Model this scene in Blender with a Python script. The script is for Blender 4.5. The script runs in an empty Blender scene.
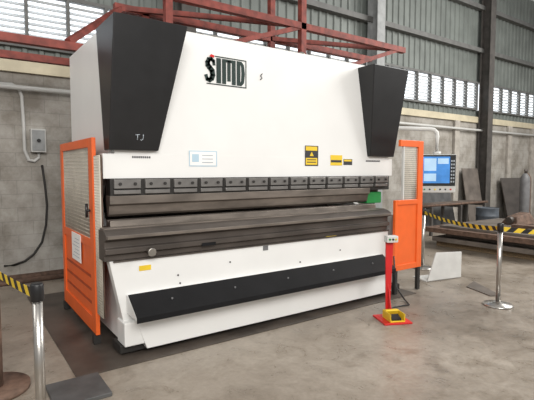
import bpy, bmesh, math, random
from mathutils import Vector, Matrix
random.seed(4)
S = bpy.context.scene; C = S.collection
S.view_settings.view_transform = 'Standard'
R = math.radians
# ------------------------------------------------------------------ camera
PITCH = 3.8; YAW = -35.2; F = 450.0; H = 1.55
cam = bpy.data.objects.new('camera', bpy.data.cameras.new('camera')); C.objects.link(cam)
cam.location = (0, 0, H); cam.rotation_euler = (R(90-PITCH), 0, R(YAW))
cam.data.lens = 36*F/534; cam.data.sensor_width = 36; cam.data.clip_start = .05
S.camera = cam
def W(px, py, Y):
    """survey helper: where the sight line through a photo point meets the upright plane y=Y -> (X, Z)"""
    a = (px-267)/F; b = (200-py)/F
    h = math.cos(R(PITCH)) + b*math.sin(R(PITCH)); z = -math.sin(R(PITCH)) + b*math.cos(R(PITCH))
    s, c = math.sin(R(-YAW)), math.cos(R(-YAW))
    X = s*h + c*a; Yd = c*h - s*a; t = Y/Yd
    return X*t, H+z*t
# ------------------------------------------------------------------ materials
def mat(name, col, rough=.5, metal=0, var=.12, scale=6, bump=0, bscale=40, col2=None, stretch=None, em=0, spec=None):
    m = bpy.data.materials.new(name); m.use_nodes = True
    nt = m.node_tree; b = nt.nodes['Principled BSDF']
    tc = nt.nodes.new('ShaderNodeTexCoord'); mp = nt.nodes.new('ShaderNodeMapping')
    nt.links.new(tc.outputs['Object'], mp.inputs[0])
    if stretch: mp.inputs['Scale'].default_value = stretch
    n = nt.nodes.new('ShaderNodeTexNoise'); n.inputs['Scale'].default_value = scale; n.inputs['Detail'].default_value = 6
    nt.links.new(mp.outputs[0], n.inputs['Vector'])
    r = nt.nodes.new('ShaderNodeValToRGB')
    c2 = col2 or tuple(max(0, x*(1-var)) for x in col)
    c1 = col if col2 else tuple(min(1, x*(1+var*.5)) for x in col)
    r.color_ramp.elements[0].position = .35; r.color_ramp.elements[1].position = .65
    r.color_ramp.elements[0].color = (*c2, 1); r.color_ramp.elements[1].color = (*c1, 1)
    nt.links.new(n.outputs['Fac'], r.inputs[0]); nt.links.new(r.outputs[0], b.inputs['Base Color'])
    b.inputs['Roughness'].default_value = rough; b.inputs['Metallic'].default_value = metal
    if spec is not None: b.inputs['Specular IOR Level'].default_value = spec
    if em:
        nt.links.new(r.outputs[0], b.inputs['Emission Color']); b.inputs['Emission Strength'].default_value = em
    if bump:
        n2 = nt.nodes.new('ShaderNodeTexNoise'); n2.inputs['Scale'].default_value = bscale
        nt.links.new(mp.outputs[0], n2.inputs['Vector'])
        bp = nt.nodes.new('ShaderNodeBump'); bp.inputs['Strength'].default_value = bump; bp.inputs['Distance'].default_value = .01
        nt.links.new(n2.outputs['Fac'], bp.inputs['Height']); nt.links.new(bp.outputs[0], b.inputs['Normal'])
    return m
M = dict(
 white=mat('white_paint', (.78,.78,.765), .38, var=.03, scale=2),
 cream=mat('cream_paint', (.56,.50,.36), .55, var=.15, scale=3),
 black=mat('black_paint', (.012,.012,.013), .38, var=.2, spec=.45),
 blackmat=mat('black_rubber', (.008,.008,.009), .7, var=.2, bump=.3, bscale=200, spec=.2),
 orange=mat('orange_paint', (.80,.13,.02), .4, var=.06),
 steel=mat('worn_tool_steel', (.21,.18,.155), .36, .45, var=.35, scale=3, stretch=(1,3,3)),
 steel2=mat('oiled_steel', (.10,.085,.075), .38, .4, var=.28, scale=2.5, stretch=(1,2,2)),
 clampm=mat('clamp_steel', (.24,.23,.22), .34, .6, var=.2),
 bolt=mat('bolt_steel', (.42,.40,.37), .3, .9),
 dark=mat('dark_parts_and_gap_shade', (.02,.018,.016), .6),  # near-black of small parts; also painted shade in the tooling gaps
 red=mat('red_paint', (.62,.02,.02), .4, var=.1),
 redoxide=mat('red_oxide_primer', (.22,.045,.032), .65, var=.4, scale=8),
 rust=mat('rusty_steel', (.14,.085,.06), .75, .1, var=.4, scale=14, bump=.3),
 chrome=mat('brushed_steel', (.50,.48,.45), .28, .95, var=.08, stretch=(30,30,1)),
 yellow=mat('yellow_paint', (.78,.54,.03), .45, var=.08),
 green=mat('green_paint', (.02,.25,.06), .45, var=.15),
 logogreen=mat('dark_green_print', (.007,.024,.020), .5),
 print=mat('dark_print', (.03,.03,.035), .6),
 softprint=mat('soft_grey_print', (.38,.42,.46), .6),
 paper=mat('paper', (.85,.84,.82), .7, var=.03),
 blueplate=mat('pale_blue_plate', (.45,.60,.70), .4, var=.05),
 greypaint=mat('light_grey_paint', (.55,.55,.53), .45, var=.06),
 offwhite=mat('off_white_sheet', (.66,.66,.64), .45, var=.08),
 midgrey=mat('mid_grey_paint', (.15,.15,.155), .55, var=.2),
 darkcol=mat('dark_column_paint', (.075,.068,.062), .6, var=.3),
 lightcol=mat('pale_column_paint', (.30,.31,.31), .6, var=.2),
 screen=mat('lcd_screen', (.06,.24,.62), .25, var=.2, em=.35),
 screenw=mat('lcd_screen_window', (.42,.62,.82), .25, var=.08, em=.3),
 mesh=mat('guard_wire', (.66,.61,.52), .45, .1, var=.1),
 smoke=mat('hazy_window_sheet', (.20,.175,.155), .3, var=.3),
 slotshade=mat('orange_slot_shade', (.42,.06,.012), .5, var=.2),  # orange paint darkened to stand in for shade inside slots
 concrete=mat('pillar_concrete', (.40,.37,.33), .85, var=.25, scale=5, bump=.4),
 plate=mat('stacked_plate_steel', (.18,.155,.135), .5, .3, var=.35, scale=3),
 wood=mat('skid_timber', (.24,.17,.10), .8, var=.35, stretch=(1,8,8), bump=.3),
 sheet=mat('grey_green_wall_sheet', (.16,.178,.165), .55, .1, var=.2, scale=2),
 louvre=mat('pale_louvre', (.55,.57,.58), .45, .1, var=.1),
 glow=mat('daylight_glow_sheet', (.78,.82,.86), .5, var=.12, em=2.0),  # emission stands in for daylight coming through the panes
 purlin=mat('purlin_paint', (.13,.13,.125), .6, var=.2),
 bluedrum=mat('grey_blue_drum_paint', (.075,.09,.11), .5, var=.3),
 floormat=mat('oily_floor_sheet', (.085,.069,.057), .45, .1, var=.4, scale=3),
 matgrey=mat('grey_floor_plate', (.10,.10,.10), .5, .3, var=.25, scale=6),
)
def floor_mat():
    m = bpy.data.materials.new('stained_concrete_floor'); m.use_nodes = True; nt = m.node_tree; b = nt.nodes['Principled BSDF']
    tc = nt.nodes.new('ShaderNodeTexCoord')
    def noise(s, d, lo, hi, ca, cb, dist=0, rough=.62):
        n = nt.nodes.new('ShaderNodeTexNoise'); n.inputs['Scale'].default_value = s; n.inputs['Detail'].default_value = d
        n.inputs['Roughness'].default_value = rough; n.inputs['Distortion'].default_value = dist
        nt.links.new(tc.outputs['Object'], n.inputs['Vector'])
        r = nt.nodes.new('ShaderNodeValToRGB'); r.color_ramp.elements[0].position = lo; r.color_ramp.elements[1].position = hi
        r.color_ramp.elements[0].color = (*ca, 1); r.color_ramp.elements[1].color = (*cb, 1)
        nt.links.new(n.outputs['Fac'], r.inputs[0]); return n, r
    def mul(a, c, f):
        mx = nt.nodes.new('ShaderNodeMixRGB'); mx.blend_type = 'MULTIPLY'; mx.inputs[0].default_value = f
        nt.links.new(a, mx.inputs[1]); nt.links.new(c, mx.inputs[2]); return mx.outputs[0]
    n1, r1 = noise(.7, 8, .36, .62, (.265,.222,.178), (.41,.358,.30), .3)
    n2, r2 = noise(4.5, 12, .40, .57, (.62,.59,.55), (1,1,1), .6, .72)
    n3, r3 = noise(26, 5, .3, .7, (.82,.82,.82), (1.0,1.0,1.0))
    n4, r4 = noise(1.8, 6, .33, .43, (.58,.54,.49), (1,1,1), 1.0)
    c = mul(r1.outputs[0], r2.outputs[0], .5); c = mul(c, r3.outputs[0], 1); c = mul(c, r4.outputs[0], .6)
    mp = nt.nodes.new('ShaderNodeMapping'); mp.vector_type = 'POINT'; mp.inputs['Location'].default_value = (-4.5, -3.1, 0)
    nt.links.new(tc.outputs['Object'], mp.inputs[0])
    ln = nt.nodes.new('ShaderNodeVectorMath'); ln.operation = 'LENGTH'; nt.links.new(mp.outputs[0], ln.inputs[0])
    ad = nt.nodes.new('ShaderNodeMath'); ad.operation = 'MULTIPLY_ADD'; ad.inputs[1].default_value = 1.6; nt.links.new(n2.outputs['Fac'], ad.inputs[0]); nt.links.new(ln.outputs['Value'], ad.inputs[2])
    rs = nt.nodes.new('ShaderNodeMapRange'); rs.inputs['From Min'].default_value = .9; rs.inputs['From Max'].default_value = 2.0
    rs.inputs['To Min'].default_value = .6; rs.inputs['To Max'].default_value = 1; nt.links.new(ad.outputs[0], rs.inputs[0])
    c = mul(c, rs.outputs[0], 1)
    nt.links.new(c, b.inputs['Base Color'])
    mr = nt.nodes.new('ShaderNodeMapRange'); mr.inputs['From Min'].default_value = .35; mr.inputs['From Max'].default_value = .65
    mr.inputs['To Min'].default_value = .24; mr.inputs['To Max'].default_value = .48
    nt.links.new(n2.outputs['Fac'], mr.inputs[0]); nt.links.new(mr.outputs[0], b.inputs['Roughness'])
    bp = nt.nodes.new('ShaderNodeBump'); bp.inputs['Strength'].default_value = .15; bp.inputs['Distance'].default_value = .01
    nt.links.new(n3.outputs['Fac'], bp.inputs['Height']); nt.links.new(bp.outputs[0], b.inputs['Normal'])
    return m
def block_mat():
    m = bpy.data.materials.new('concrete_block_wall'); m.use_nodes = True; nt = m.node_tree; b = nt.nodes['Principled BSDF']
    tc = nt.nodes.new('ShaderNodeTexCoord'); mp = nt.nodes.new('ShaderNodeMapping'); mp.inputs['Rotation'].default_value = (R(90), 0, 0)
    nt.links.new(tc.outputs['Object'], mp.inputs[0])
    br = nt.nodes.new('ShaderNodeTexBrick'); nt.links.new(mp.outputs[0], br.inputs['Vector'])
    br.inputs['Scale'].default_value = 1; br.inputs['Brick Width'].default_value = .4; br.inputs['Row Height'].default_value = .2
    br.inputs['Mortar Size'].default_value = .005
    br.inputs['Color1'].default_value = (.42,.40,.365,1); br.inputs['Color2'].default_value = (.39,.37,.34,1); br.inputs['Mortar'].default_value = (.33,.315,.29,1)
    n = nt.nodes.new('ShaderNodeTexNoise'); n.inputs['Scale'].default_value = 1.5; n.inputs['Detail'].default_value = 10; n.inputs['Roughness'].default_value = .7
    nt.links.new(tc.outputs['Object'], n.inputs['Vector'])
    mx = nt.nodes.new('ShaderNodeMixRGB'); mx.blend_type = 'MULTIPLY'; mx.inputs[0].default_value = .9
    r = nt.nodes.new('ShaderNodeValToRGB'); r.color_ramp.elements[0].position = .38; r.color_ramp.elements[0].color = (.50,.47,.43,1); r.color_ramp.elements[1].position = .62
    nt.links.new(n.outputs['Fac'], r.inputs[0])
    nt.links.new(br.outputs['Color'], mx.inputs[1]); nt.links.new(r.outputs[0], mx.inputs[2]); nt.links.new(mx.outputs[0], b.inputs['Base Color'])
    b.inputs['Roughness'].default_value = .9
    return m
M['floor'] = floor_mat(); M['block'] = block_mat()
# ------------------------------------------------------------------ builder
ORG = {}
class MB:
    def __init__(s): s.bm = bmesh.new()
    def box(s, x0, x1, y0, y1, z0, z1):
        return s.prism([(x0,y0,z0),(x1,y0,z0),(x1,y1,z0),(x0,y1,z0)], (0,0,z1-z0))
    def prism(s, pts, vec, mi=0):
        v = Vector(vec); a = [s.bm.verts.new(p) for p in pts]; b = [s.bm.verts.new(Vector(p)+v) for p in pts]
        n = len(pts); fs = [s.bm.faces.new(a[::-1]), s.bm.faces.new(b)]
        for i in range(n): fs.append(s.bm.faces.new((a[i], a[(i+1)%n], b[(i+1)%n], b[i])))
        for f in fs: f.material_index = mi
        return s
    def profx(s, prof, x0, x1):       # (y,z) profile swept along x
        return s.prism([(x0,y,z) for y, z in prof], (x1-x0,0,0))
    def hexa(s, b, t):                # 4 bottom + 4 top corners
        vb = [s.bm.verts.new(p) for p in b]; vt = [s.bm.verts.new(p) for p in t]
        s.bm.faces.new(vb[::-1]); s.bm.faces.new(vt)
        for i in range(4): s.bm.faces.new((vb[i], vb[(i+1)%4], vt[(i+1)%4], vt[i]))
        return s
    def cyl(s, p0, p1, r0, r1=None, seg=20):
        return s.tube([p0, p1], [r0, r0 if r1 is None else r1], seg)
    def tube(s, path, r, seg=12):
        P = [Vector(p) for p in path]; n = len(P)
        rr = r if isinstance(r, (list, tuple)) else [r]*n
        rings = []; up = None
        for i in range(n):
            d = (P[min(i+1,n-1)]-P[max(i-1,0)])
            if d.length < 1e-9: d = Vector((0,0,1))
            d.normalize()
            if up is None: up = Vector((0,0,1)) if abs(d.z) < .9 else Vector((1,0,0))
            u = d.cross(up)
            if u.length < 1e-4: u = d.cross(Vector((0,1,0)))
            u.normalize(); w = d.cross(u).normalized()
            rings.append([s.bm.verts.new(P[i]+(u*math.cos(2*math.pi*k/seg)+w*math.sin(2*math.pi*k/seg))*rr[i]) for k in range(seg)])
        for i in range(n-1):
            for k in range(seg):
                f = s.bm.faces.new((rings[i][k], rings[i][(k+1)%seg], rings[i+1][(k+1)%seg], rings[i+1][k])); f.smooth = True
        s.bm.faces.new(rings[0][::-1]); s.bm.faces.new(rings[-1])
        return s
    def lathe(s, c, prof, seg=32):    # (r,z) profile about a vertical axis
        c = Vector(c); rings = []
        for r, z in prof: rings.append([s.bm.verts.new(c+Vector((max(r,.0005)*math.cos(2*math.pi*k/seg), max(r,.0005)*math.sin(2*math.pi*k/seg), z))) for k in range(seg)])
        for i in range(len(prof)-1):
            for k in range(seg):
                f = s.bm.faces.new((rings[i][k], rings[i][(k+1)%seg], rings[i+1][(k+1)%seg], rings[i+1][k])); f.smooth = True
        s.bm.faces.new(rings[0][::-1]); s.bm.faces.new(rings[-1])
        return s
    def build(s, name, m, parent=None, bev=0, label=None):
        bmesh.ops.recalc_face_normals(s.bm, faces=s.bm.faces)
        org = ORG.get(parent.name, Vector((0,0,0))) if parent else Vector((0,0,0))
        me = bpy.data.meshes.new(name)
        for v in s.bm.verts: v.co -= org
        s.bm.to_mesh(me); s.bm.free()
        o = bpy.data.objects.new(name, me); C.objects.link(o)
        for x in (m if isinstance(m, (list, tuple)) else [m]): me.materials.append(M[x] if isinstance(x, str) else x)
        if parent: o.parent = parent; ORG[o.name] = org
        if bev:
            b = o.modifiers.new('bevel', 'BEVEL'); b.width = bev; b.segments = 2; b.limit_method = 'ANGLE'; b.angle_limit = R(40)
        if label: o['label'] = label
        return o
def thing(name, label, cat, loc=(0,0,0), rz=0, group=None, local=False):
    o = bpy.data.objects.new(name, None); C.objects.link(o); o.location = loc; o.rotation_euler = (0,0,rz)
    o.empty_display_size = .2
    o['label'] = label; o['category'] = cat
    if group: o['group'] = group
    ORG[o.name] = Vector((0,0,0)) if local else Vector(loc)
    return o
def tag(o, label, cat, group=None):
    o['label'] = label; o['category'] = cat
    if group: o['group'] = group
    return o
def struct(o): o['kind'] = 'structure'; return o
def copy_part(src, parent, off):
    c = src.copy(); C.objects.link(c); c.parent = parent; c.location = Vector(src.location)+Vector(off); ORG[c.name] = ORG.get(src.name, Vector((0,0,0)))
    return c
# ------------------------------------------------------------------ setting
WY = 7.45
struct(MB().box(-8, 26, -5, WY+.2, -.1, 0).build('floor', 'floor'))
struct(MB().box(-8, 26, WY, WY+.2, 0, 2.95).build('wall_back', 'block'))
struct(MB().box(-8, 26, WY-.06, WY+.2, 2.95, 3.12).build('trim_1', 'cream'))
def ribbed(name, x0, x1, z0, z1, m, pitch=.22, d=.03, y=WY+.06):
    b = MB(); pts = []; x = x0
    while x < x1:
        pts += [(x, y), (x+pitch*.55, y), (x+pitch*.65, y-d), (x+pitch*.9, y-d)]; x += pitch
    pts.append((x, y))
    lo = [b.bm.verts.new((p[0], p[1], z0)) for p in pts]; hi = [b.bm.verts.new((p[0], p[1], z1)) for p in pts]
    for i in range(len(pts)-1): b.bm.faces.new((lo[i], lo[i+1], hi[i+1], hi[i]))
    return b.build(name, m)
struct(ribbed('wall_back_sheet', -8, 26, 3.12, 3.32, 'sheet'))
struct(ribbed('wall_back_sheet', -8, 26, 4.15, 7.2, 'sheet'))
struct(MB().box(-8, 26, WY-.12, WY+.03, 4.98, 5.1).build('trim_2', 'purlin'))
struct(MB().box(-8, 26, WY-.12, WY+.03, 6.2, 6.32).build('trim_4', 'purlin'))
cols = [-6.2, -1.4, 3.4, 8.2, 13.0, 17.8, 22.6]
nwin = 0
for i in range(len(cols)-1):
    x0, x1 = cols[i]+.12, cols[i+1]-.12; nwin += 1
    b = MB(); b.box(x0, x1, WY-.03, WY+.08, 3.32, 3.37).box(x0, x1, WY-.03, WY+.08, 4.10, 4.15)
    n = 8
    for k in range(n+1):
        xx = x0+(x1-x0-.04)*k/n; b.box(xx, xx+.04, WY-.03, WY+.08, 3.37, 4.10)
    w = struct(b.build('window_%d' % nwin, 'purlin'))
    b = MB()
    z = 3.40
    while z < 4.08:
        b.prism([(x0, WY+.0, z), (x0, WY+.01, z-.006), (x0, WY+.07, z+.05), (x0, WY+.06, z+.056)], (x1-x0, 0, 0)); z += .085
    b.build('louvre_blades', 'louvre', w)
    MB().box(x0, x1, WY+.10, WY+.11, 3.35, 4.12).build('pane', 'glow', w)
for i, x in enumerate(cols):
    b = MB(); y0, y1 = WY-.36, WY-.06
    wd = .13
    b.box(x-wd, x+wd, y0, y0+.02, 0, 7.2).box(x-wd, x+wd, y1-.02, y1, 0, 7.2).box(x-.01, x+.01, y0+.02, y1-.02, 0, 7.2)
    struct(b.build('wall_back_column', 'lightcol' if i in (3,) else 'darkcol'))
for x in (1.95, 6.6, 11.8, 14.75, 16.3):
    struct(MB().box(x-.12, x+.12, WY-.08, WY, 0, 2.95).build('wall_back_pilaster', 'concrete', bev=.01))
struct(MB().tube([(-8, WY-.12, 2.72), (26, WY-.12, 2.72)], .035).build('trim_3', 'greypaint'))
# ------------------------------------------------------------------ PRESS BRAKE
XL, XR = 1.14, 4.70
pb = thing('press_brake', 'large white hydraulic press brake with two black cylinder covers and long dark tooling', 'press brake', (2.9, 4.4, 0))
side = [(3.75,.10),(3.75,.98),(4.30,1.02),(4.46,1.10),(4.50,1.25),(4.40,1.42),(4.25,1.47),(3.95,1.47),(3.95,2.80),(5.42,2.80),(5.42,.10)]
for x in (XL, XR-.08): MB().profx(side, x, x+.08).build('side_frame', 'white', pb, .006)
ram = MB().box(1.06, 4.76, 3.90, 4.02, 1.478, 1.69).box(1.16, 4.68, 3.902, 4.02, 1.69, 2.83).build('ram_beam', 'white', pb, .0015)
MB().box(1.3, 4.55, 4.25, 5.30, 2.05, 2.86).build('oil_tank', 'white', pb, .01)
ZB = 1.72
for s, (xo, xit, xib) in (('l', (1.10, 1.735, 1.535)), ('r', (4.735, 4.10, 4.29))):
    b = MB().hexa([(xo,3.85,ZB),(xib,3.85,ZB),(xib,4.0,ZB),(xo,4.0,ZB)], [(xo,3.64,2.79),(xit,3.64,2.79),(xit,4.17,2.79),(xo,4.17,2.79)])
    cv = b.build('cylinder_cover', 'black', pb, .008)
    if s == 'l':
        bm_ = MB()
        def onf(px, py):
            X, Z = W(px, py, 3.83); t = (Z-ZB)/(2.79-ZB); return X, 3.85-.21*t-.003, Z
        for (p, q) in (((135,135),(139.5,134.6)), ((137.3,135),(137.3,140)), ((143,134.6),(143,139)), ((143,139),(141.5,140.4)), ((141.5,140.4),(140.4,139.6))):
            bm_.tube([onf(*p), onf(*q)], .003, 6)
        bm_.build('printed_mark', 'softprint', cv)
for x in (2.35, 3.55):
    b = MB(); pts = [(x+.05*math.cos(a), 4.3, 2.92+.05*math.sin(a)) for a in [k*math.pi/8 for k in range(17)]]
    b.tube(pts, .012, 8); b.cyl((x,4.3,2.85),(x,4.3,2.88),.03)
    b.build('lifting_eye', 'bolt', pb)
MB().cyl((2.1,4.15,2.85),(2.1,4.15,2.91),.04).box(2.3,2.75,4.1,4.3,2.86,2.90).build('valve_block', 'steel2', pb, .004)
# clamps: upper block and lower jaw, two bolts each
n = 13; x0, x1 = 1.13, 4.66; step = (x1-x0)/n
MB().box(x0-.02, x1+.02, 3.878, 3.99, 1.30, 1.478).build('clamp_bar', 'dark', pb, .003)
first = None
for i in range(n):
    if first is None:
        first = MB().box(x0+.006, x0+step-.035, 3.845, 3.89, 1.392, 1.470).build('tool_clamp', 'clampm', pb, .004)
        cb = [MB().cyl((x0+u*step,3.830,1.432),(x0+u*step,3.845,1.432),.013,seg=12).build('bolt', 'dark', first) for u in (.2,.68)]
        cb.append(MB().profx([(3.852,1.345),(3.852,1.375),(3.862,1.382),(3.88,1.382),(3.88,1.340)], x0+.006, x0+step-.035).build('lower_jaw', 'clampm', first, .003))
    else:
        c = copy_part(first, pb, (i*step, 0, 0))
        for q in cb: copy_part(q, c, (0,0,0))
MB().profx([(3.858,1.330),(3.98,1.330),(3.98,1.25),(3.95,1.16),(3.93,1.15),(3.90,1.17),(3.885,1.245),(3.858,1.26)], 1.10, 4.30).build('punch', 'steel', pb, .003)
MB().box(1.12, 4.60, 3.99, 4.05, 1.24, 1.47).build('ram_shoe', 'steel2', pb, .003)
MB().profx([(3.82,.98),(4.10,.98),(4.10,1.05),(3.99,1.06),(3.98,1.12),(3.94,1.12),(3.925,1.095),(3.91,1.12),(3.87,1.12),(3.86,1.06),(3.82,1.05)], 1.10, 4.42).build('die', 'steel', pb, .003)
prof = [(3.82,1.062),(3.73,1.062),(3.73,1.075),(3.655,1.06),(3.60,1.030),(3.60,.998),(3.655,.975),(3.655,.925),(3.625,.915),(3.625,.875),(3.665,.86),(3.665,.815),(3.82,.815)]
rail = MB().profx(prof, .99, 4.40).build('front_rail', 'steel2', pb, .003)
MB().profx([(3.60,1.027),(3.590,1.022),(3.590,1.002),(3.60,.998)], 1.0, 4.39).build('rail_edge', 'steel', rail)
MB().box(1.0,4.39,3.70,3.815,1.0625,1.0765).build('wear_strip', 'steel', rail, .002)
kx, kz = W(149, 251, 3.655)
MB().cyl((kx,3.655,kz),(kx,3.60,kz),.022).cyl((kx,3.60,kz),(kx,3.575,kz),.035).build('knob', 'bolt', rail, .004)
lx, lz = W(209, 244, 3.62)
MB().box(lx-.07,lx+.07,3.618,3.626,lz-.014,lz+.014).build('name_plate', 'blackmat', rail)
b = MB()
b.hexa([(1.17,3.67,.12),(4.43,3.67,.12),(4.43,3.76,.12),(1.17,3.76,.12)], [(1.03,3.67,.81),(4.43,3.67,.81),(4.43,3.76,.81),(1.03,3.76,.81)])
bed = b.build('bed_plate', 'white', pb, .004)
MB().box(1.06,4.43,3.655,3.67,.80,.812).build('bed_lip', 'steel2', bed)
st = MB().profx([(3.67,.52),(3.62,.52),(3.42,.385),(3.42,.365),(3.67,.365)], 1.16, 4.27).build('front_tray', 'white', pb, .004)
MB().profx([(3.628,.527),(3.615,.530),(3.408,.392),(3.408,.345),(3.42,.345),(3.42,.388)], 1.16, 4.27).build('rubber_cover', 'blackmat', st, .003)
for k in range(5):
    x = 1.5+k*.62; MB().cyl((x,3.52,.46),(x,3.512,.475),.008,seg=10).build('screw', 'midgrey', st)
MB().hexa([(1.30,3.58,.06),(4.40,3.58,.06),(4.40,3.67,.06),(1.30,3.67,.06)], [(1.20,3.60,.36),(4.40,3.60,.36),(4.40,3.67,.36),(1.20,3.67,.36)]).build('kick_plate', 'white', pb, .004)
for x in (1.10, 4.42):
    for y in (3.66, 5.15):
        MB().box(x, x+.24, y, y+.22, .03, .10).cyl((x+.12,y+.11,.0),(x+.12,y+.11,.03),.07).build('levelling_foot', 'dark', pb, .005)
MB().box(1.12,1.30,3.60,3.80,.10,.30).build('foot_block', 'white', pb, .01)
MB().box(1.24, 4.6, 4.45, 4.60, .10, .95).build('rear_bed_web', 'white', pb)
MB().box(1.24, 4.6, 5.36, 5.40, .60, 1.75).build('gap_shade_sheet', 'dark', pb)  # dark sheet added behind the tooling gap to imitate its shade
b = MB().box(1.3,4.5,4.85,4.97,1.0,1.10)
for x in (1.9, 3.0, 3.9): b.box(x,x+.08,4.5,4.9,1.10,1.15)
b.build('back_gauge', 'steel2', pb, .004)
MB().box(4.33,4.60,3.93,4.10,1.125,1.27).build('motor_cover', 'green', pb, .01, 'green cover beside the tooling')
FY = 3.90
def rectdecal(name, m, x0, y0, x1, y1, par=ram, Y=FY, d=.003):
    a = W(x0, y0, Y); c = W(x1, y1, Y)
    return MB().box(a[0], c[0], Y-d, Y, c[1], a[1]).build(name, m, par)
# logo: bold S, then tall condensed block capitals packed inside a thin frame
cx, cz = 2.045, 2.375; LW, LH = .45, .275
lg = MB()
def bar(u0, u1, v0, v1): lg.box(cx+u0, cx+u1, FY-.003, FY+.003, cz+v0, cz+v1)
bar(.0,LW,-.0,.009); bar(.09,LW,LH-.009,LH); bar(LW-.009,LW,.009,LH-.009)
lo, hi = .018, LH-.018
bar(.107,.157,lo,hi)                                               # I
bar(.170,.214,lo,hi); bar(.228,.266,lo+.03,hi-.01); bar(.280,.324,lo,hi); bar(.214,.280,hi-.028,hi)   # M
pts = [(.337,lo),(.392,lo),(.420,lo+.03),(.432,(lo+hi)/2),(.420,hi-.03),(.392,hi),(.337,hi)]
inn = [(.378,lo+.035),(.382,lo+.035),(.389,lo+.05),(.392,(lo+hi)/2),(.389,hi-.05),(.382,hi-.035),(.378,hi-.035)]
for i in range(7):
    j = (i+1) % 7
    lg.prism([(cx+u,FY-.003,cz+v) for u, v in (pts[i], pts[j], inn[j], inn[i])], (0,.005,0))
lg.build('logo', 'logogreen', ram)
def stroke(P, wd):
    b = MB()
    for i in range(len(P)-1):
        a = Vector((P[i][0],0,P[i][1])); c = Vector((P[i+1][0],0,P[i+1][1])); d = (c-a).normalized(); nn = Vector((-d.z,0,d.x))*wd[i]/2
        a2 = a-d*.010; c2 = c+d*.010
        b.prism([tuple(Vector((cx,FY-.0035,cz))+v) for v in (a2+nn, a2-nn, c2-nn, c2+nn)], (0,.005,0))
    return b
sp = [(.080,hi-.066),(.076,hi-.036),(.052,hi-.018),(.026,hi-.024),(.012,hi-.052),(.014,hi-.080),(.036,hi-.103),(.060,hi-.128),(.066,lo+.070),(.054,lo+.036),(.030,lo+.018),(.006,lo+.026),(-.006,lo+.060)]
stroke(sp, [.030,.034,.036,.044,.050,.052,.054,.054,.050,.044,.036,.034]).build('logo_letter', 'logogreen', ram)
MB().prism([(cx+.030,FY-.006,cz+hi+.004),(cx+.078,FY-.006,cz+hi-.004),(cx+.084,FY-.006,cz+hi+.018),(cx+.048,FY-.006,cz+hi+.026)], (0,.004,0)).build('logo_accent', 'red', ram)
lx, lz = W(261, 77, FY)
MB().tube([(lx-.01,FY-.004,lz-.03),(lx+.012,FY-.004,lz-.01),(lx-.006,FY-.004,lz+.01),(lx+.014,FY-.004,lz+.035)], .005, 6).build('hook_mark', 'print', ram)
pl = rectdecal('information_plate', 'blueplate', 189, 150.5, 217, 166.5)
rectdecal('plate_panel', 'paper', 190, 151.5, 216, 165.5, pl, FY-.003, .001)
rectdecal('plate_print', 'blueplate', 192, 154, 199, 162, pl, FY-.004, .001)
for yy_ in (155, 158.5, 162): rectdecal('plate_print', 'softprint', 202, yy_, 213, yy_+1.0, pl, FY-.004, .001)
def warn(x0, y0, x1, y1):
    w = rectdecal('warning_label', 'print', x0, y0, x1, y1)
    hh = (y1-y0)
    rectdecal('warning_panel', 'yellow', x0+.8, y0+.8, x1-.8, y0+hh*.26, w, FY-.003, .001)
    rectdecal('warning_panel', 'yellow', x0+.8, y0+hh*.60, x1-.8, y0+hh*.94, w, FY-.003, .001)
    for q in (.67, .79): rectdecal('warning_print', 'print', x0+2, y0+hh*q, x1-2, y0+hh*q+1, w, FY-.004, .001)
    ax, az = W((x0+x1)/2, y0+hh*.42, FY)
    MB().prism([(ax-.03,FY-.005,az-.022),(ax+.03,FY-.005,az-.022),(ax,FY-.005,az+.026)], (0,.002,0)).build('warning_triangle', 'yellow', w)
warn(305, 145.5, 318, 166)
w = rectdecal('warning_label', 'yellow', 330.5, 155, 342, 165.5)
rectdecal('warning_panel', 'print', 331, 160, 341.5, 162.5, w, FY-.003, .001)
w = rectdecal('small_label', 'print', 343.5, 159, 352, 165)
rectdecal('small_panel', 'yellow', 344, 159.5, 351.5, 161.5, w, FY-.003, .001)
for x0_, x1_, y_ in ((132,150,152.5),(366,380,155)):
    b = MB(); a = W(x0_, y_, 3.90); c = W(x1_, y_, 3.90); zz = 1.655; x = a[0]
    while x < c[0]:
        b.box(x, x+.012, 3.897, 3.90, zz, zz+.018); x += .019
    b.build('small_print', 'print', ram)
rectdecal('bed_label', 'yellow', 139, 266, 151, 269.5, bed, 3.67)
rectdecal('bed_label', 'yellow', 326, 233.5, 336, 236.5, bed, 3.67)
rectdecal('bed_label', 'midgrey', 263, 246, 268, 250, bed, 3.67)
for px, py in ((178,275),(180,283),(340,250),(230,262),(300,262)):
    a = W(px, py, 3.67); MB().cyl((a[0],3.664,a[1]),(a[0],3.67,a[1]),.008,seg=10).build('socket_screw', 'dark', bed)
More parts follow.
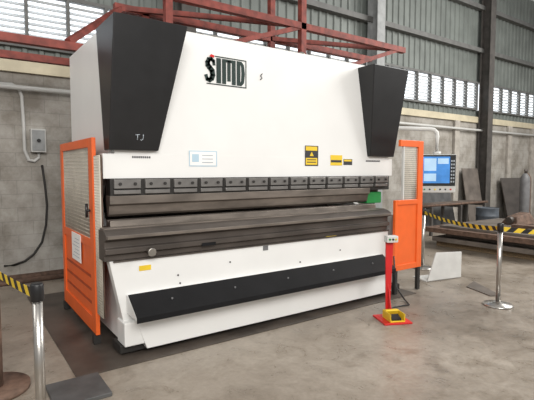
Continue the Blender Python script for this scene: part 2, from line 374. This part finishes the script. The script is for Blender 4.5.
# ------------------------------------------------------------------ guards
def grid(b, o, u, w, h, pitch, r):   # wire grid in plane: origin o, horizontal dir u
    o = Vector(o); u = Vector(u).normalized(); up = Vector((0,0,1))
    k = 0
    while k*pitch <= w+1e-6: b.tube([o+u*k*pitch, o+u*k*pitch+up*h], r, 4); k += 1
    k = 0
    while k*pitch <= h+1e-6: b.tube([o+up*k*pitch, o+up*k*pitch+u*w], r, 4); k += 1
GX = 1.02
g = thing('safety_guard', 'orange side guard with hazy mesh window and taped paper note, left of the white machine', 'guard', (GX, 4.6, 0))
y0, y1, z0, z1 = 4.02, 5.35, .10, 1.83
b = MB(); t = .035
b.box(GX-t/2,GX+t/2,y0,y0+.13,z0,z1).box(GX-t/2,GX+t/2,y1-.10,y1,z0,z1)
b.box(GX-t/2,GX+t/2,y0+.13,y1-.10,z1-.08,z1).box(GX-t/2,GX+t/2,y0+.13,y1-.10,z0,z0+.14).box(GX-t/2,GX+t/2,y0+.13,y1-.10,.86,.94)
b.build('guard_frame', 'orange', g, .004)
wm = y1-.10-y0-.13
b = MB(); grid(b, (GX-.006,y0+.13,.94), (0,1,0), wm, .81, .035, .0024); b.build('wire_mesh', 'mesh', g)
MB().box(GX,GX+.004,y0+.13,y1-.10,.94,1.75).build('window_sheet', 'smoke', g)
MB().box(GX-.004,GX+.004,y0+.13,y1-.10,z0+.14,.86).build('lower_panel', 'orange', g)
for zz in (.34,.46,.58): MB().box(GX-.008,GX-.004,y0+.17,y1-.14,zz,zz+.025).build('slot_shade_strip', 'slotshade', g)  # raised strips, coloured like shaded slots; nothing is cut
b = MB().box(GX-.024,GX-.018,4.50,4.86,.66,.93); nt_ = b.build('paper_note', 'paper', g)
b = MB()
for k in range(6): b.box(GX-.0255,GX-.024,4.54,4.82-.05*(k%3),.70+k*.035,.706+k*.035)
b.build('printed_lines', 'softprint', nt_)
MB().cyl((GX-.03,4.07,1.2),(GX-.06,4.07,1.2),.012).cyl((GX-.06,4.07,1.14),(GX-.06,4.07,1.26),.012).build('handle', 'black', g)
for y in (y0+.06, y1-.04): MB().box(GX-.03,GX+.03,y-.03,y+.03,.012,.10).build('foot', 'dark', g)
MB().box(1.030,1.036,3.84,4.01,.30,1.68).build('strip_backing', 'rust', g)
pg = MB(); grid(pg, (1.022,3.85,.30), (0,1,0), .17, 1.37, .024, .0065)
pg.build('perforated_strip', 'mesh', g)
g2 = thing('safety_guard', 'orange framed guard panel with wire mesh window between machine and control screen', 'guard', (4.7, 3.60, 0))
b = MB(); y = 3.59; xa, xb = 4.44, 4.97
b.box(xb-.10,xb,y-.02,y+.02,.30,1.92).box(xa,xa+.04,y-.02,y+.02,.30,1.18).box(xa+.08,xb-.10,y-.02,y+.02,1.84,1.92).box(xa+.04,xb-.10,y-.02,y+.02,1.12,1.18).box(xa+.04,xb-.10,y-.02,y+.02,.30,.37)
b.build('guard_frame', 'orange', g2, .004)
MB().box(xa+.14,xa+.165,y-.015,y+.015,1.18,1.84).build('mesh_post', 'greypaint', g2, .003)
MB().box(xa+.04,xb-.10,y-.006,y+.006,.37,1.12).build('lower_panel', 'orange', g2)
b = MB(); grid(b, (xa+.17,y,1.18), (1,0,0), .26, .66, .025, .0035); b.build('wire_mesh', 'mesh', g2)
for x in (xa+.01, xb-.07): MB().box(x,x+.05,y-.02,y+.02,.0085,.30).build('leg', 'dark', g2)
# ------------------------------------------------------------------ control panel
cp = thing('control_panel', 'grey operator control box with blue screen hanging from a curved arm', 'control panel', (5.86, 3.98, 1.22), R(-38), local=True)
MB().box(-.26,.26,-.06,.08,0,.56).build('housing', 'greypaint', cp, .012)
fr = MB().box(-.25,.25,-.07,-.06,.10,.55).build('screen_bezel', 'black', cp, .004)
MB().box(-.225,.165,-.074,-.07,.14,.525).build('screen', 'screen', fr)
for (a_, b_, c_, d_) in ((-.205,-.03,.32,.50),(-.01,.145,.42,.50),(-.205,-.03,.17,.28)):
    MB().box(a_,b_,-.0755,-.074,c_,d_).build('screen_window', 'screenw', fr)
for k in range(7):
    for xx in (.18,.212): MB().box(xx,xx+.02,-.075,-.07,.15+k*.05,.175+k*.05).build('key', 'softprint', fr)
for k in range(6):
    MB().cyl((-.19+k*.075,-.06,.05),(-.19+k*.075,-.075,.05),.011,seg=14).build('push_button', ['green','black','yellow','black','black','red'][k], cp)
a0 = Matrix.Rotation(R(38),4,'Z') @ (Vector((4.78,4.25,2.14))-Vector((5.86,3.98,1.22)))
pts = [a0, Vector((-.12,.01,.93)), Vector((-.05,.01,.92)), Vector((-.01,.01,.88)), Vector((0,.01,.82)), Vector((0,.01,.56))]
MB().tube(pts, .030, 14).cyl((0,.01,.56),(0,.01,.60),.055).build('support_arm', 'offwhite', cp)
# ------------------------------------------------------------------ pedal stand
px_, py_ = 3.68, 2.96
ps = thing('foot_pedal_stand', 'red upright foot pedal stand with yellow guarded pedal and grey button box', 'foot pedal', (px_, py_, 0), R(-25), local=True)
MB().box(-.15,.15,-.12,.18,0,.018).build('base_plate', 'red', ps, .004)
MB().hexa([(-.022,.13,.018),(.022,.13,.018),(.022,.15,.018),(-.022,.15,.018)], [(-.035,.13,.84),(.05,.13,.84),(.05,.15,.84),(-.035,.15,.84)]).prism([(-.005,.13,.018),(-.005,.03,.018),(-.005,.13,.36)], (.010,0,0)).build('upright', 'red', ps, .003)
bx = MB().box(-.05,.075,.07,.15,.80,.87).build('button_box', 'offwhite', ps, .008)
for k, m_ in ((-.022,'green'),(.013,'black'),(.046,'yellow')): MB().cyl((k,.07,.835),(k,.058,.835),.010,seg=14).build('push_button', m_, bx)
MB().box(-.08,.08,-.10,.09,.018,.03).box(-.08,-.072,-.10,.09,.03,.10).box(.072,.08,-.10,.09,.03,.10).prism([(-.072,.09,.03),(-.072,.06,.03),(-.072,.02,.10),(-.072,.03,.11),(-.072,.09,.10)], (.144,0,0)).build('pedal_guard', 'yellow', ps, .004)
MB().hexa([(-.05,-.08,.031),(.05,-.08,.031),(.05,.0,.031),(-.05,.0,.031)], [(-.05,-.08,.045),(.05,-.08,.045),(.05,.0,.075),(-.05,.0,.075)]).build('pedal', 'black', ps, .003)
tag(MB().tube([(3.82,3.14,.035),(3.88,3.22,.012),(4.05,3.24,.012),(4.25,3.20,.012),(4.36,3.35,.02),(4.40,3.50,.12),(4.40,3.53,.3),(4.40,3.55,.5)], .009, 8).build('cable', 'black'), 'thin black cable running from foot pedal stand to the machine', 'cable')
# ------------------------------------------------------------------ barrier posts and tape
def post(name, x, y, label, h=.95):
    t = thing(name, label, 'barrier post', (x,y,0), group=None)
    MB().lathe((x,y,0), [(.16,0),(.16,.012),(.15,.022),(.06,.04),(.035,.05)]).build('base', 'chrome', t)
    MB().cyl((x,y,.045),(x,y,h-.09),.026,seg=24).build('pole', 'chrome', t)
    MB().lathe((x,y,0), [(.027,h-.10),(.034,h-.095),(.034,h-.01),(.028,h),(.005,h)]).build('belt_head', 'black', t)
    return t
P1 = (.36, 2.64); P2 = (5.09, 2.62); P3 = (6.08, 4.34); P4 = (5.95, 1.30); P5 = (.12, 4.35)
post('barrier_post', *P1, 'brushed steel barrier post with black head at the near left corner')
post('barrier_post', *P2, 'brushed steel barrier post standing alone on open floor, right of the pedal')
post('barrier_post', *P3, 'brushed steel barrier post below the blue control screen')
post('barrier_post', *P4, 'brushed steel barrier post beyond the right edge of the view')
post('barrier_post', *P5, 'brushed steel barrier post close to the block wall at far left')
def tape(a, b, za, label, sag=.03, hgt=.05):
    A = Vector((*a, za)); B = Vector((*b, za)); L = (B-A).length; d = (B-A).normalized(); A = A+d*.036; B = B-d*.036; L -= .072
    n = int(L/.07); mb = MB(); rows = []
    nrm = Vector((-d.y, d.x, 0))*.001
    for i in range(n+1):
        t = i/n; s = -sag*4*t*(1-t); tb = t-.05/L if 0 < i < n else t
        p = A+d*L*t+Vector((0,0,s+hgt/2)); q = A+d*L*tb+Vector((0,0,s-hgt/2))
        rows.append([mb.bm.verts.new(v) for v in (p-nrm, q-nrm, q+nrm, p+nrm)])
    for i in range(n):
        for k in range(4):
            f = mb.bm.faces.new((rows[i][k], rows[i][(k+1)%4], rows[i+1][(k+1)%4], rows[i+1][k])); f.material_index = i % 2
    mb.bm.faces.new(rows[0]); mb.bm.faces.new(rows[-1][::-1])
    tag(mb.build('barrier_tape', ['yellow', 'black']), label, 'barrier tape')
tape(P1, P5, .885, 'yellow and black striped belt running left from the near post')
tape(P2, P3, .885, 'yellow and black striped belt between the lone post and control screen', .05)
tape(P2, P4, .885, 'yellow and black striped belt leaving the view at right')
# ------------------------------------------------------------------ floor things
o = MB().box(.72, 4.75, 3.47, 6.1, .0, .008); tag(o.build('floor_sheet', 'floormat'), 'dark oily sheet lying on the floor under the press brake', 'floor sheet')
tag(MB().box(.50,.86,3.06,3.44,.0,.03).build('floor_plate', 'matgrey', bev=.004), 'dark grey metal plate on the floor at the lower left', 'plate')
t = thing('pipe_stand', 'rusty brown upright pipe on a round base at the left edge', 'pipe stand', (.19,3.62,0))
MB().cyl((.19,3.62,.03),(.19,3.62,.67),.07,seg=24).build('pipe', 'rust', t)
MB().lathe((.19,3.62,0), [(.24,0),(.24,.03),(.07,.035)]).build('base', 'rust', t)
t = thing('sheet_metal_cover', 'low white sheet metal cover on the floor below the control screen', 'machine cover', (5.6,3.7,0))
MB().prism([(5.36,3.74,.012),(5.98,3.62,.012),(5.98,3.62,.38),(5.50,3.71,.40)], (.01,.02,0)).build('panel', 'offwhite', t, .003)
MB().prism([(5.36,3.76,0),(5.98,3.64,0),(6.02,3.9,0),(5.45,4.05,0)], (0,0,.012)).build('base', 'offwhite', t)
tag(MB().prism([(5.55,3.28,0),(5.90,3.38,0),(5.50,2.80,0),(5.38,2.86,0)], (0,0,.012)).build('board', 'plate'), 'thin brown board lying flat on the floor beside the lone barrier post', 'board')
for k in range(3):
    x = 8.15+k*.9
    tag(MB().box(x,x+.12,3.2,5.5,0,.12).build('timber_skid', 'wood', bev=.006), ['timber skid nearest the machine under the steel plates','middle timber skid under the steel plates','farthest timber skid under the steel plates'][k], 'timber', 'timbers under the plates')
layers = [(.12,.085,.09,0,0,'plate'),(.21,.05,.09,.15,-.2,'steel2'),(.30,.09,.091,-.08,.15,'rust'),(.391,.045,0,.10,-.10,'plate')]
for k,(z,th,tot,dx,dy,m_) in enumerate(layers):
    b = MB().box(8.0+dx,10.3+dx,3.15+dy,5.5+dy,z,z+th)
    if tot > th+.002: b.box(8.3,8.38,3.5,5.2,z+th,z+tot).box(9.9,9.98,3.5,5.2,z+th,z+tot)
    tag(b.build('steel_plate', m_, bev=.003), 'brown steel plate, number %s from the floor in the stack at right' % ['one','two','three','four, topmost'][k], 'steel plate', 'steel plates stacked at right')
zt = .391+.045
t = thing('machine_casting', 'rusty iron casting lying on top of the stacked plates', 'casting', (9.6,4.6,zt))
MB().hexa([(9.3,4.45,zt),(9.85,4.3,zt),(9.95,4.7,zt),(9.4,4.85,zt)], [(9.38,4.5,.60),(9.75,4.42,.68),(9.8,4.65,.68),(9.45,4.75,.58)]).build('body', 'rust', t, .02)
MB().cyl((9.25,4.6,.53),(9.35,4.6,.54),.07).build('hub', 'steel2', t, .005)
for k,(xa_,xb_,ya,yb,h_) in enumerate(((8.35,8.6,3.35,3.9,.05),(8.75,8.95,3.6,4.3,.08),(9.2,9.5,3.3,3.75,.12),(8.3,8.5,4.4,5.0,.06))):
    tag(MB().box(xa_,xb_,ya,yb,zt,zt+h_).build('steel_bar', ['steel2','rust','midgrey','plate'][k], bev=.004), ['short thin dark steel bar on the plates nearest the camera','short rusty steel bar lying on the plates beside the grey block','thick grey steel block on the plates in front of the casting','short brown steel bar on the plates at their end nearest the wall'][k], 'steel bar', 'steel bars on the plates')
for k,(x, y, m_) in enumerate(((13.2, 6.15,'midgrey'),(13.7,6.35,'rust'))):
    t = thing('gas_cylinder', ['grey gas cylinder standing upright near the wall at far right','rust brown gas cylinder standing just right of the grey one'][k], 'gas cylinder', (x,y,0))
    MB().lathe((x,y,0), [(.12,0),(.13,.03),(.13,1.25),(.118,1.35),(.07,1.43),(.04,1.46)]).build('body', m_, t)
    MB().cyl((x,y,1.46),(x,y,1.58),.025).cyl((x-.05,y,1.54),(x+.05,y,1.54),.018).build('valve', 'steel2', t)
for k,(xa_,xb_,h_,m_) in enumerate(((10.0,11.3,1.25,'matgrey'),(11.95,12.75,1.6,'plate'),(14.1,15.6,1.3,'steel2'))):
    yb_ = WY-.13
    tag(MB().prism([(xa_,yb_-.30,0),(xb_,yb_-.30,0),(xb_,yb_-.02,h_),(xa_,yb_-.02,h_)], (0,.02,0)).build('leaning_sheet', m_), ['dark grey steel sheet leaning on the wall behind the bar rack','brown steel sheet leaning on the wall left of the tall dark column','dark steel sheet leaning on the wall behind the gas cylinders'][k], 'steel sheet')
t = thing('steel_rack', 'low dark steel rack of bar stock against the wall behind the control screen', 'rack', (10.3,6.7,0))
for x in (9.2, 10.4, 11.5):
    for yy in (6.35, 6.85): MB().box(x,x+.06,yy,yy+.06,0,.68).build('leg', 'darkcol', t)
    MB().box(x,x+.06,6.41,6.85,.62,.68).build('cross_bar', 'darkcol', t)
for k in range(6):
    yy = 6.40+k*.085
    tag(MB().cyl((8.9+.1*(k%3),yy,.68+.032),(11.7-.15*(k%2),yy,.68+.032),.03,seg=10).build('bar_stock', ['rust','steel2','plate'][k%3]), 'long round steel bar lying across the dark rack by the wall', 'bar', 'round bars on the rack')
x, y, h = 10.9, 5.95, .62
t = thing('drum', 'dark grey blue drum standing in front of the steel rack', 'drum', (x,y,0))
MB().lathe((x,y,0), [(.26,0),(.27,.02),(.26,.03),(.26,h*.33),(.272,h*.35),(.26,h*.37),(.26,h*.66),(.272,h*.68),(.26,h*.70),(.26,h-.02),(.27,h),(.25,h),(.25,h-.015)]).build('body', 'bluedrum', t)
# ------------------------------------------------------------------ left wall things
bx_, bz_ = W(38, 141, WY)
t = thing('electrical_box', 'small grey electrical box fixed on the block wall with conduit', 'electrical box', (bx_, WY, bz_))
MB().box(bx_-.11,bx_+.09,WY-.12,WY,bz_-.17,bz_+.17).build('body', 'greypaint', t, .008)
MB().box(bx_-.095,bx_+.075,WY-.128,WY-.12,bz_-.15,bz_+.15).build('cover', 'lightcol', t, .004)
MB().cyl((bx_-.01,WY-.13,bz_),(bx_-.01,WY-.16,bz_),.025).build('switch_knob', 'black', t)
yy = WY-.06
pth = [W(0,83,yy), W(12,84,yy), W(19,88,yy), W(22,96,yy), W(24,125,yy), W(25,150,yy), W(29,160,yy), W(35,161,yy)]
pth = [(-1.2, pth[0][1])]+pth+[(bx_, bz_-.24), (bx_, bz_-.175)]
tag(MB().tube([(x,WY-.0245,z) for x,z in pth], .024, 10).build('conduit_pipe', 'greypaint'), 'pale grey conduit bending down the block wall to the electrical box', 'pipe')
pc = [(42,165),(45,185),(47,205),(46,225),(42,242),(34,254),(25,261),(14,265),(4,266)]
cpts = [(W(px,py,WY-.03)[0], WY-.03, W(px,py,WY-.03)[1]) for px,py in pc]
tag(MB().tube(cpts, .016, 8).build('hanging_cable', 'dark'), 'thick dark cable drooping down the block wall below the electrical box', 'cable')
for k, (x0, x1, y, r) in enumerate(((-1.5,1.6,6.98,.05),(-1.2,1.7,7.12,.04),(-1.0,1.5,6.85,.035))):
    tag(MB().cyl((x0,y,r),(x1,y+.05,r),r,seg=16).build('long_pipe', 'rust'), ['thickest rusty pipe lying along the foot of the wall','rusty pipe lying closest to the block wall','thinnest rusty pipe lying nearest the machine'][k], 'pipe', 'pipes lying along the wall')
# ------------------------------------------------------------------ red steel frame behind machine top
rf = thing('overhead_steel_frame', 'dull red primed steel lattice frame standing high behind the white machine', 'steel frame', (3.6, 5.8, 0))
def beam(a, b, s=.045, name='brace'):
    a = Vector(a); b = Vector(b); d = (b-a).normalized(); u = d.cross(Vector((0,0,1)))
    if u.length < .01: u = Vector((1,0,0))
    u.normalize(); w = d.cross(u)
    mb = MB(); pts = [a+u*s+w*s, a-u*s+w*s, a-u*s-w*s, a+u*s-w*s]; mb.prism([tuple(p) for p in pts], b-a); return mb.build(name, 'redoxide', rf)
Y1, Y2 = 5.75, 6.6
for y in (Y1, Y2):
    beam((-.3,y,3.0),(4.9,y,3.0),.045,'lower_chord'); beam((2.0,y,3.86),(7.3,y,3.86),.05,'upper_chord')
    for x in (2.45, 4.75): beam((x,y,0.0),(x,y,3.9 if x<4 else 4.6),.05,'upright')
    beam((-.25,y,0.0),(-.25,y,3.0),.05,'upright')
for x in (-.25,2.45,4.9): beam((x,Y1,3.0),(x,Y2,3.0),.04)
for x0, x1 in ((2.1,4.6),(4.7,7.2)):
    beam((x0,Y2,3.86),(x1,Y1,3.86),.035)
beam((2.45,Y1,3.05),(4.7,Y1,3.84),.035); beam((4.9,Y1,3.05),(7.1,Y1,3.84),.035); beam((1.2,Y1,3.05),(2.1,Y2,3.86),.035)
# ------------------------------------------------------------------ light
w = bpy.data.worlds.new('world'); S.world = w; w.use_nodes = True
bg = w.node_tree.nodes['Background']; bg.inputs[0].default_value = (1,.99,.97,1); bg.inputs[1].default_value = .42
def area(loc, target, sx, sy, e, col):
    l = bpy.data.lights.new('area_light', 'AREA'); l.shape = 'RECTANGLE'; l.size = sx; l.size_y = sy; l.energy = e; l.color = col
    o = bpy.data.objects.new('area_light', l); C.objects.link(o); o.location = loc
    o.rotation_euler = (Vector(target)-Vector(loc)).to_track_quat('-Z','Y').to_euler()
area((-.5,-4,5.4), (3,4.5,2.2), 6, 3, 740, (1,.97,.93))
area((12,.5,6.0), (8,3.5,0), 6, 4, 900, (1,.98,.94))
area((-4,3.5,5.5), (0,7.4,1.6), 3, 3, 90, (1,.98,.94))  # unseen fill, added to brighten the left wall
